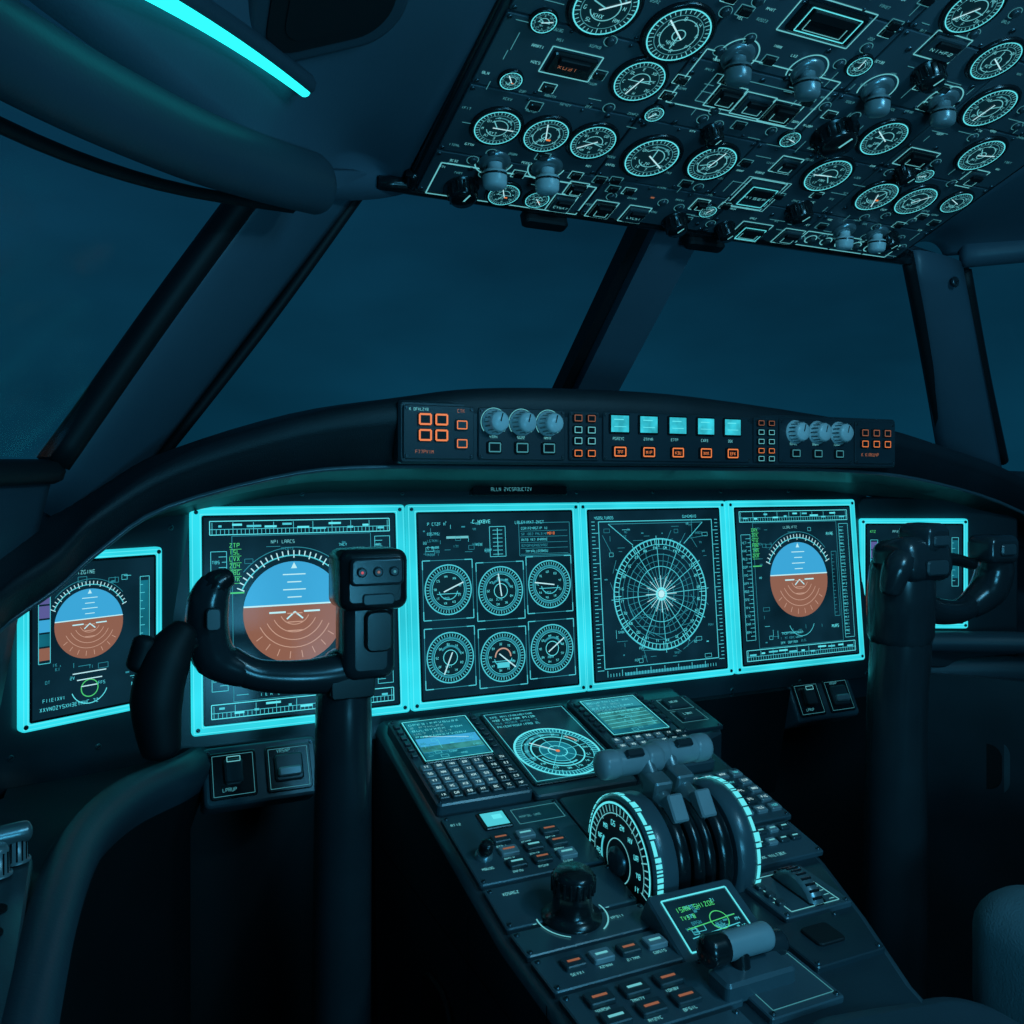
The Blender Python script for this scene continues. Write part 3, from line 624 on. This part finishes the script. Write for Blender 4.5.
for i in range(3):
    for j in range(3):
        x=.425+i*.031; y=-.279-j*.022; b.rbox(P1,x,y,.022,.014,.003,.008,('key','lever','key')[(i+j)%3],.002,.001,k=2); b.rect(P1,x,y+.001,.014,.0026,.0084,('oranged','oranged','mark','mark')[(i*2+j)%4])
        b.text(P1,x-.009,y-.0112,5,.0035,.0034,'mark')
toggle(b,P1,.395,-.30,.003,.020,'black',.008); b.text(P1,.385,-.322,5,.004,.0034,'mark'); b.box(P1,.49,-.243,.06,.028,.0009,.0034,'markd'); b.text(P1,.465,-.246,9,.0045,.0034,'markd'); b.text(P1,.38,-.24,4,.0045,.0034,'mark')
module(P1,.372,.528,-.348,-.412); module(P2,.372,.528,-.002,-.045)
b.lathe(P2,.445,.0,[(.031,.003),(.031,.006),(.024,.008),(.021,.012),(.019,.03),(.0215,.033),(.0225,.046),(.018,.052),(.002,.053)],'black',30)
for j in range(20):
    t_=2*math.pi*j/20; b.rbox(P2,.445+.0215*math.cos(t_),.0215*math.sin(t_),.003,.003,.032,.047,'rubber',.001,.0005,k=1)
b.ring(P2,.445,0,.037,.0016,.0042,'mark',-60,240); b.text(P2,.478,.018,4,.005,.0042,'mark'); b.text(P1,.39,-.365,6,.0045,.0035,'mark'); b.text(P2,.48,-.02,5,.0045,.0042,'mark')
for a in range(0,200,20): t_=math.radians(a); b.line(P2,.445+.040*math.cos(t_),.040*math.sin(t_),.445+.044*math.cos(t_),.044*math.sin(t_),.0012,.0042,'mark')
module(P2,.372,.528,-.047,-.10)
for i in range(4): 
    x=.408+i*.030; b.rbox(P2,x,-.070,.022,.016,.003,.008,'lever' if i%2 else 'key',.002,.001,k=2); b.rect(P2,x,-.070,.013,.003,.0084,('oranged','mark','oranged','mark')[i]); b.text(P2,x-.009,-.084,5,.004,.0034,'mark')
module(P2,.372,.528,-.102,-.17)
for i in range(3):
    for j in range(2): x=.405+i*.036; y=-.122-j*.027; b.rbox(P2,x,y,.026,.017,.003,.008,'key',.002,.001,k=2); b.rect(P2,x,y,.015,.003,.0084,('oranged','mark','oranged')[(i+j)%3]); b.text(P2,x-.01,y-.013,5,.004,.0034,'mark')
module(P2,.372,.515,-.172,-.29)
gauge(b,P2,.44,-.22,.03,.003)
module(P1,.690,.808,-.218,-.335)
for i in range(5):
    for j in range(5):
        x=.703+i*.0225; y=-.236-j*.0195; b.rbox(P1,x,y,.0165,.0125,.003,.0075,'key' if (i*j)%4 else 'lever',.002,.001,k=2); b.text(P1,x-.005,y-.002,3,.0045,.0079,'white' if (i+j)%4 else 'teal')
module(P1,.690,.795,-.338,-.405)
for i in range(5):
    for j in range(2): x=.703+i*.018; y=-.352-j*.02; b.rbox(P1,x,y,.014,.011,.003,.007,'lever' if (i+j)%3==0 else 'key',.002,.001,k=2); b.rect(P1,x,y,.008,.002,.0074,'mark')
b.text(P1,.70,-.395,12,.005,.0034,'mark'); knob(b,P1,.70,-.226,.003,.009,.018,'black')
module(P2,.650,.745,0,-.085); b.box(P2,.698,-.043,.066,.066,.0012,.0034,'mark')
b.rbox(P2,.704,-.043,.024,.066,.001,.004,'seam',.004,.001,k=2)
TW=frame(tuple(P2@Vector((.694,-.043,-.016))),(0,1,0),(0,0,1))
b.lathe(TW,0,0,[(.034,.000),(.038,.003),(.038,.016),(.034,.019)],'metal',32)
for j in range(32):
    t_=2*math.pi*j/32; b.rbox(TW,.038*math.cos(t_),.038*math.sin(t_),.003,.003,.003,.016,'black',.001,.0005,k=1)
b.text(P2,.658,-.02,2,.006,.0034,'mark'); b.text(P2,.658,-.06,2,.006,.0034,'mark')
for j in range(8): b.line(P2,.722,-.015-.008*j,.729,-.015-.008*j,.0009,.0034,'mark')
for j in range(3): b.rbox(P2,.664,-.028-.016*j,.010,.009,.003,.007,'key',.002,.001,k=2)
module(P2,.62,.712,-.088,-.16,'panel2'); b.rbox(P2,.665,-.12,.035,.03,.003,.006,'rubber',.005,.001,k=3)
module(P2,.53,.617,-.12,-.20); b.box(P2,.575,-.16,.07,.06,.001,.0034,'markd')
b.tube([pt(P2,.540,-.150,0),pt(P2,.540,-.142,.030)],.009,'black'); b.tube([pt(P2,.512,-.138,.034),pt(P2,.572,-.138,.034)],[.013,.013],'lever',20); b.tube([pt(P2,.508,-.138,.034),pt(P2,.522,-.138,.034)],[.0145,.0145],'black',18)
b.tube([pt(P2,.560,-.128,.016),pt(P2,.60,-.128,.016)],.012,'grip',16)
b.rbox(P2,.548,-.152,.08,.03,.0,.018,'panel',.005,.003)
module(P1,.792,.868,-.015,-.118,'panel2')
for y in(-.040,-.078): b.rbox(P1,.83,y,.038,.026,.003,.008,'key',.003,.0015,k=2); b.box(P1,.83,y,.048,.033,.001,.0036,'markd'); b.text(P1,.818,y-.003,4,.006,.0084,'mark')
b.done()

b=B('pedestal_status_display'); M=frame(pt(P2,.562,-.072,.014),(1,0,0),(0,.88,.47))
b.rbox(M,0,0,.105,.082,-.03,0,'panel',.006,.002); b.rect(M,0,.002,.076,.054,.0006,'screen'); b.box(M,0,.002,.080,.058,.0018,.0008,'tealb')
b.text(M,-.03,.015,11,.006,.001,'green'); b.text(M,-.03,.006,6,.005,.001,'green'); b.ring(M,.01,-.002,.010,.001,.001,'green'); b.line(M,-.03,-.004,.03,.0,.001,.001,'green'); b.line(M,-.03,-.014,.03,-.010,.001,.001,'teal'); b.text(M,-.01,-.020,8,.005,.001,'teal'); b.busy(M,-.033,.03,-.02,.02,24,.0009,4)
b.done()

def cdu(x0,x1,sc_):
    b=B('control_display_unit'); cx=(x0+x1)/2; w=x1-x0
    b.rbox(P1,cx,-.107,w,.205,-.01,.012,'panel',.005,.002,k=3)
    b.rbox(P1,cx,-.068,w*.78,.108,.012,.014,'black',.003,.001,k=2); b.rect(P1,cx,-.068,w*.70,.096,.0144,'screenb'); z=.0147
    b.rect(P1,cx,-.035,w*.70,.028,z-.0001,'teald' if sc_ else 'screenb'); b.box(P1,cx,-.068,w*.74,.1,.0014,z,'tealb')
    if sc_==0:
        b.rect(P1,cx,-.082,w*.68,.035,z,'sky'); b.rect(P1,cx,-.092,w*.68,.014,z+.0001,'map')
        b.line(P1,cx-.03,-.06,cx+.03,-.074,.001,z+.0003,'white')
    else:
        b.rect(P1,cx,-.08,w*.66,.05,z,'map'); 
        for i in range(5): b.line(P1,cx-.04,-.06-.01*i,cx+.04,-.057-.01*i,.0008,z+.0003,'tealb')
    for i in range(5): b.text(P1,cx-w*.32,-.03-.008*i,9 if i%2 else 12,.0045,z+.0003,'mark' if i%2 else 'tealb',.0062)
    b.busy(P1,cx-w*.32,cx+w*.28,-.112,-.07,30,z+.0002,9+sc_)
    for i in range(6):
        for sx in(-1,1): b.rbox(P1,cx+sx*w*.445,-.026-.015*i,.0085,.0085,.012,.016,'key',.001,.0008,k=1)
    for r_ in range(5):
        for c in range(7):
            x=cx-w*.41+c*w*.137; y=-.134-.0155*r_; b.rbox(P1,x,y,w*.115,.0125,.012,.0165,'lever' if r_<4 and c<5 else 'key',.002,.001,k=2); b.text(P1,x-.003,y-.002,2,.0048,.0169,'white')
    for sx in(-1,1):
        for y in(-.01,-.203): screw(b,P1,cx+sx*w*.46,y,.012,.0025)
    b.done()
cdu(.374,.500,0); cdu(.654,.780,1)
b=B('pedestal_navigation_display')
b.rbox(P1,.577,-.107,.148,.215,-.01,.006,'panel',.005,.002,k=3); b.rbox(P1,.577,-.103,.138,.186,.006,.009,'black',.004,.001,k=2); b.rect(P1,.577,-.103,.132,.180,.0093,'screen'); z=.0096
cx,cy=.575,-.130; r=.059
b.disc(P1,cx,cy,r,z,'dial'); b.disc(P1,cx,cy,r*.42,z+.0001,'screenb'); z+=.0003
b.ring(P1,cx,cy,r*.92,r*.14,z-.0001,'screenb',n=48)
for q,w_,m_ in((1,.003,'tealb'),(.84,.0014,'teal'),(.62,.002,'tealb'),(.42,.0014,'teal'),(.22,.0014,'tealb')): b.ring(P1,cx,cy,r*q,w_,z,m_,n=48)
b.ticks(P1,cx,cy,r*.86,r*.98,72,.0010,z,'tealb',e=5); b.ring(P1,cx,cy,r*.73,.0026,z,'brownl',25,50); b.ring(P1,cx,cy,r*.73,.005,z,'teald',60,200); b.ring(P1,cx,cy,r*.52,.003,z,'teal',200,300)
for a in range(0,360,45): t_=math.radians(a+10); b.line(P1,cx+.01*math.cos(t_),cy+.01*math.sin(t_),cx+r*.8*math.cos(t_),cy+r*.8*math.sin(t_),.001,z,'teal')
for a in range(0,360,24): t_=math.radians(a); b.text(P1,cx+r*.72*math.cos(t_)-.003,cy+r*.72*math.sin(t_)-.002,2,.005,z+.0002,'tealb')
b.line(P1,cx,cy,cx-.03,cy+.028,.002,z+.0002,'white'); b.disc(P1,cx,cy,.003,z+.0003,'orange',n=12)
for i in range(4): b.text(P1,.52,-.028-.009*i,17,.0055,z,('teal','tealb','teald','teal')[i])
b.box(P1,.577,-.103,.126,.174,.001,z,'teal'); b.done()

# ---------------------------------------------------------------- throttle quadrant
b=B('throttle_quadrant'); QY,QZ=.845,-.418
def TD(x): return frame((x,QY,QZ),(0,1,0),(0,0,1))   # local z = +X
Rq=.070
def drum(xa,xb,r,m): b.lathe(TD(0),0,0,[(r-.004,xa),(r,xa+.003),(r,xb-.003),(r-.004,xb)],m,56)
drum(.530,.562,Rq,'panel'); drum(.640,.672,Rq,'panel')
for i,(xa,xb) in enumerate(((.565,.583),(.585,.599),(.602,.616),(.618,.637))): drum(xa,xb,Rq*(.95 if i%2 else .9),'black')
rnd=random.Random(5)
for xa in(.531,.662):
    M=TD(0); a=-20
    while a<200:
        st_=rnd.choice((3,5,9,14)); t0=math.radians(a); t1=math.radians(a+st_-1.4); rr_=Rq+.0007; x2=xa+(.0085 if st_<10 else .0055); nn=4
        for q in range(nn):
            u0=t0+(t1-t0)*q/nn; u1=t0+(t1-t0)*(q+1)/nn
            b.add(M,[(rr_*math.cos(u0),rr_*math.sin(u0),xa+.001),(rr_*math.cos(u1),rr_*math.sin(u1),xa+.001),(rr_*math.cos(u1),rr_*math.sin(u1),x2),(rr_*math.cos(u0),rr_*math.sin(u0),x2)],[[0,1,2,3]],'tealb')
        a+=st_
FL=frame((.5295,QY,QZ),(0,-1,0),(0,0,1))
b.disc(FL,0,0,Rq*.93,.0004,'panel2'); b.ring(FL,0,0,Rq*.88,.0024,.0008,'tealb',0,360,60); b.ring(FL,0,0,Rq*.72,.001,.0008,'mark',-20,200,40); b.ticks(FL,0,0,Rq*.74,Rq*.85,30,.0012,.0008,'mark',-20,200,e=5)
b.ring(FL,0,0,Rq*.34,.0012,.0008,'mark'); b.lathe(FL,0,0,[(.016,0),(.016,.005),(.011,.008)],'screw',20); b.ring(FL,0,0,Rq*.5,.003,.0008,'teal',150,250)
for a in range(0,360,26): t_=math.radians(a); b.text(FL,Rq*.58*math.cos(t_)-.005,Rq*.58*math.sin(t_)-.004,2,.0065,.0008,'tealb')
for i,x in enumerate((.582,.619)):
    dy=.010*i
    b.tube([(x,QY-.015,QZ+.05),(x,QY+.012+dy,QZ+.072),(x,QY+.03+dy,QZ+.094)],[.014,.011,.011],'metal',12,sy=1.2)
    b.rbox(frame((x,QY+.004+dy,QZ+.068),(1,0,0),(0,-.3,1)),0,0,.024,.036,-.012,.012,'metal',.003,.002,both=True)
    b.rbox(frame((x,QY-.030,QZ+.058),(1,0,0),(0,.5,.8)),0,0,.020,.030,-.006,.010,'lever',.003,.002,both=True)
    xa,xb=((.530,.598),(.604,.674))[i]; c_=(QY+.032+dy,QZ+.096)
    b.tube([(xa,*c_),((xa+xb)/2,*c_),(xb,*c_)],[.0145,.0155,.0145],'lever',20)
    b.tube([(xa-.001,*c_),(xa+.012,*c_)],[.0165,.0165],'lever',20); b.tube([(xb-.012,*c_),(xb+.001,*c_)],[.0165,.0165],'lever',20)
    b.rbox(frame(((xa+xb)/2,c_[0]-.006,c_[1]+.008),(1,0,0),(0,.6,.7)),0,0,.024,.010,0,.010,'grip',.003,.002)
b.rbox(P1,.605,-.29,.150,.14,-.004,.003,'panel',.004,.0015,k=2)
b.done()

# ---------------------------------------------------------------- control yokes
def lbox(b,c,w,h,d,m,r=.01,ch=.008,u=(1,0,0),v=(0,0,1)):
    F=frame(c,u,v); b.rbox(F,0,0,w,h,-d/2,d/2,m,r,ch,both=True,k=5,st=3)
b=B('control_yoke')
b.tube([(.262,1.02,-EYE),(.262,1.01,-.7),(.262,1.0,-.33),(.263,1.0,-.24),(.266,.995,-.205)],[.036,.034,.032,.031,.028],'grip',20)
lbox(b,(.283,.985,-.165),.060,.110,.05,'grip',.014,.012)
lbox(b,(.283,.975,-.108),.077,.066,.062,'black',.012,.01)
lbox(b,(.284,.945,-.098),.060,.030,.012,'grip',.006,.003)
for i,m_ in enumerate(('red','oranged','markd')): b.lathe(frame((.266+.018*i,.940,-.098),(1,0,0),(0,0,1)),0,0,[(.0055,0),(.0055,.003),(.004,.004)],'key',12); b.disc(frame((.266+.018*i,.9355,-.098),(1,0,0),(0,0,1)),0,0,.0016,.0,m_,n=10)
b.rbox(frame((.286,.945,-.128),(1,0,0),(0,0,1)),0,0,.035,.012,0,.004,'key',.004,.001); b.rbox(frame((.290,.958,-.165),(1,0,0),(0,0,1)),0,0,.03,.045,0,.005,'black',.008,.002)
b.tube([(.275,.992,-.212),(.22,.985,-.214),(.165,.985,-.207),(.135,.985,-.19)],[.024,.019,.017,.017],'grip',18)
b.tube([(.15,.985,-.202),(.122,.985,-.185),(.113,.98,-.155),(.114,.975,-.125),(.120,.972,-.108)],[.017,.022,.022,.021,.017],'grip',18)
b.tube([(.112,.97,-.118),(.122,.97,-.106),(.133,.97,-.100)],[.014,.015,.010],'black')
b.rbox(frame((.116,.953,-.140),(1,0,0),(0,0,1)),0,0,.014,.022,0,.004,'key',.004,.001)
b.rbox(frame((.265,.972,-.225),(1,0,0),(0,0,1)),0,0,.05,.03,0,.004,'black',.005,.002)
b.tube([(.118,.985,-.165),(.092,.97,-.165),(.075,.96,-.175)],[.012,.012,.014],'black')
b.tube([(.088,.955,-.150),(.072,.95,-.175),(.062,.945,-.215),(.066,.945,-.262)],[.014,.024,.025,.019],'rubber',16)
b.tube([(.052,.95,-.158),(.046,.95,-.18)],[.012,.012],'rubber')
b.done()
b=B('control_yoke')
b.tube([(1.035,.93,-EYE),(1.032,.92,-.7),(1.026,.91,-.35),(1.022,.90,-.24),(1.018,.895,-.18)],[.048,.044,.040,.040,.038],'grip',20)
b.tube([(1.022,.90,-.21),(1.012,.89,-.16),(1.008,.885,-.12)],[.044,.045,.042],'grip',18)
lbox(b,(1.016,.875,-.108),.090,.062,.07,'grip',.020,.016,v=(0,.2,1))
lbox(b,(1.030,.868,-.078),.055,.042,.05,'grip',.014,.01,u=(1,.2,0))
b.tube([(.992,.86,-.10),(.972,.86,-.115),(.964,.865,-.145)],[.017,.020,.014],'grip')
b.rbox(frame((1.03,.842,-.080),(1,0,0),(0,0,1)),0,0,.03,.014,0,.005,'key',.004,.002)
b.rbox(frame((1.018,.838,-.115),(1,0,0),(0,0,1)),0,0,.04,.020,0,.005,'key',.006,.002)
b.tube([(1.04,.90,-.165),(1.09,.90,-.184),(1.14,.90,-.188),(1.175,.90,-.174)],[.026,.019,.017,.018],'grip',16)
b.tube([(1.165,.90,-.182),(1.195,.895,-.160),(1.203,.89,-.130),(1.195,.885,-.105)],[.019,.026,.026,.021],'grip',16)
lbox(b,(1.186,.88,-.098),.060,.040,.045,'grip',.012,.008)
b.rbox(frame((1.186,.857,-.098),(1,0,0),(0,0,1)),0,0,.03,.016,0,.004,'key',.004,.002)
b.tube([(1.05,.89,-.13),(1.085,.89,-.112),(1.12,.89,-.112),(1.15,.885,-.12)],[.014,.010,.009,.008],'black')
b.done()

# ---------------------------------------------------------------- side consoles
def wallx(W,y,off):
    for (x0,y0,_),(x1,y1,_) in zip(W,W[1:]):
        if y1<=y<=y0: return x0+(x1-x0)*(y0-y)/(y0-y1)+off
    return (W[0] if y>W[0][1] else W[-1])[0]+off
def console(name,inner,sgn,W):
    b=B(name); inn=resample(inner,5); A=[];S=[];C_=[]
    for p in inn:
        x,y,_=p; z=p.z; wx=wallx(W,y,-sgn*.045)
        if sgn*(x-sgn*.06-wx)<0: wx=x-sgn*.07
        S.append([(x-sgn*.03,y-.005,-EYE),(x-sgn*.03,y,z-.10),(x-sgn*.012,y,z-.050)])
        A.append([(x-sgn*.012,y,z-.050),(x,y,z-.032),(x+sgn*.003,y,z-.016),(x-sgn*.004,y+.002,z-.004),(x-sgn*.014,y+.006,z+.002),(x-sgn*.026,y+.010,z+.002),(x-sgn*.032,y+.012,z-.004)])
        C_.append([(x-sgn*.032,y+.012,z-.004),(x-sgn*.038,y+.014,z-.012),(wx,y+.03,z-.008)])
    b.loft(S,'rubber'); b.loft(A,'shell2'); b.loft(C_,'panel2'); return b
b=console('side_console',[(.15,1.215,-.345),(.12,1.16,-.340),(.060,1.07,-.330),(.018,.96,-.325),(-.004,.82,-.322),(-.018,.64,-.325),(-.03,.4,-.33),(-.05,.1,-.33)],1,WB)
SC=frame((-.107,.80,-.328),(1,0,0),(0,1,0))
b.rbox(SC,.025,-.08,.080,.34,-.01,.004,'panel',.015,.002,k=4)
for i in range(5): b.rbox(SC,.028,-.02-.040*i,.05,.020,.004,.0055,'seam',.009,.0005,k=5)
for i,(x,y) in enumerate(((.025,.065),(.052,.07),(.04,.045))): knob(b,SC,x,y,.006,.010,.024,'knob')
b.tube([pt(SC,.01,.055,.03),pt(SC,.060,.07,.03)],.009,'metal')
b.done()
b=console('side_console',[(1.40,1.225,-.335),(1.45,1.18,-.335),(1.53,1.09,-.325),(1.59,.98,-.322),(1.62,.82,-.322),(1.65,.64,-.325),(1.68,.3,-.33)],-1,WBR)
SR=frame((1.50,1.128,-.52),(.55,-.83,0),(0,0,1))
b.slab([(1.39,1.24,-.36),(1.62,.93,-.36),(1.62,.93,-EYE),(1.39,1.24,-EYE)],(.02,.02,0),'panel2')
b.rbox(SR,.0,.0,.09,.12,-.004,.02,'panel',.035,.006,k=8,st=2); b.rbox(SR,.0,.0,.055,.085,.02,.0215,'seam',.025,.001,k=8)
b.tube([(1.40,1.20,-.30),(1.47,1.13,-.295),(1.56,1.03,-.29),(1.62,.9,-.29)],.02,'shell2',12)
b.done()

# ---------------------------------------------------------------- copilot seat
b=B('pilot_seat')
def cushion(c,w,h,d,u=(1,0,0),v=(0,1,0),r=.05,ch=.045,m='fabric'): b.rbox(frame(c,u,v),0,0,w,h,-d/2,d/2,m,r,ch,both=True,k=8,st=6)
cushion((1.14,.48,-.545),.44,.46,.14); cushion((.955,.485,-.545),.12,.46,.17); cushion((1.33,.50,-.52),.10,.44,.15)
cushion((1.14,.22,-.22),.44,.66,.13,v=(0,-.15,1)); cushion((1.14,.17,.18),.26,.18,.10,v=(0,-.15,1))
b.rbox(frame((1.14,.46,-.68),(1,0,0),(0,1,0)),0,0,.40,.42,-.06,.06,'black',.03,.01)
b.tube([(.905,.30,-.51),(.902,.50,-.51),(.915,.69,-.52)],.004,'rubber',8)
b.tube([(1.14,.46,-.7),(1.14,.46,-EYE+.05)],.05,'metal'); b.rbox(frame((1.14,.46,-EYE),(1,0,0),(0,1,0)),0,0,.42,.5,0,.05,'black',.02,.01)
b.done()

# ---------------------------------------------------------------- light
def area(name,loc,rot,size,power,col,sy=None):
    l=bpy.data.lights.new(name,'AREA'); l.energy=power; l.color=col; l.size=size
    if sy: l.shape='RECTANGLE'; l.size_y=sy
    o=bpy.data.objects.new(name,l); sc.collection.objects.link(o); o.location=(loc[0],loc[1],loc[2]+EYE)
    d=Vector(rot)-Vector(loc); o.rotation_euler=d.to_track_quat('-Z','Y').to_euler(); return o
area('fill_light_high',(.85,-.30,.55),(.75,1.0,-.25),.35,3.7,(.10,.60,1.0))  # added ambient fill from behind the camera, not a cabin fixture
area('fill_light_low',(.45,-.3,-.25),(.9,.85,.5),.25,3.6,(.10,.62,1.0))  # added low fill behind the camera, lifts the overhead panel from below
area('fill_light_pedestal',(.95,.05,.50),(.85,.80,-.45),.08,1.6,(.30,.76,1.0))  # added paler fill out of view, brightens the pedestal; no lamp stands here

w=bpy.data.worlds.new('night_sky'); sc.world=w; w.use_nodes=True; nt=w.node_tree; bg=nt.nodes['Background']
tc=nt.nodes.new('ShaderNodeTexCoord'); n=nt.nodes.new('ShaderNodeTexNoise'); n.inputs['Scale'].default_value=2.2; n.inputs['Detail'].default_value=4
mp=nt.nodes.new('ShaderNodeMapping'); mp.inputs['Scale'].default_value=(1,1,2.6)
nt.links.new(tc.outputs['Generated'],mp.inputs[0]); nt.links.new(mp.outputs[0],n.inputs['Vector'])
sx=nt.nodes.new('ShaderNodeSeparateXYZ'); nt.links.new(tc.outputs['Generated'],sx.inputs[0])
r=nt.nodes.new('ShaderNodeValToRGB'); e=r.color_ramp.elements; e[0].position=0; e[0].color=(.0018,.036,.068,1); e[1].position=.45; e[1].color=(.0024,.024,.050,1)
nt.links.new(sx.outputs['Z'],r.inputs[0])
mr=nt.nodes.new('ShaderNodeMapRange'); mr.inputs[1].default_value=.3; mr.inputs[2].default_value=.7; mr.inputs[3].default_value=.7; mr.inputs[4].default_value=1.4
nt.links.new(n.outputs['Fac'],mr.inputs[0]); mu=nt.nodes.new('ShaderNodeVectorMath'); mu.operation='SCALE'
nt.links.new(r.outputs[0],mu.inputs[0]); nt.links.new(mr.outputs[0],mu.inputs['Scale']); nt.links.new(mu.outputs[0],bg.inputs[0]); bg.inputs[1].default_value=1.0

cam=bpy.data.cameras.new('camera'); co=bpy.data.objects.new('camera',cam); sc.collection.objects.link(co); sc.camera=co
cam.sensor_width=36; cam.lens=36*900/1024; cam.shift_y=-31/1024; cam.clip_start=.02
co.location=(0,0,EYE); co.rotation_euler=(math.pi/2,0,-math.asin(.4274))
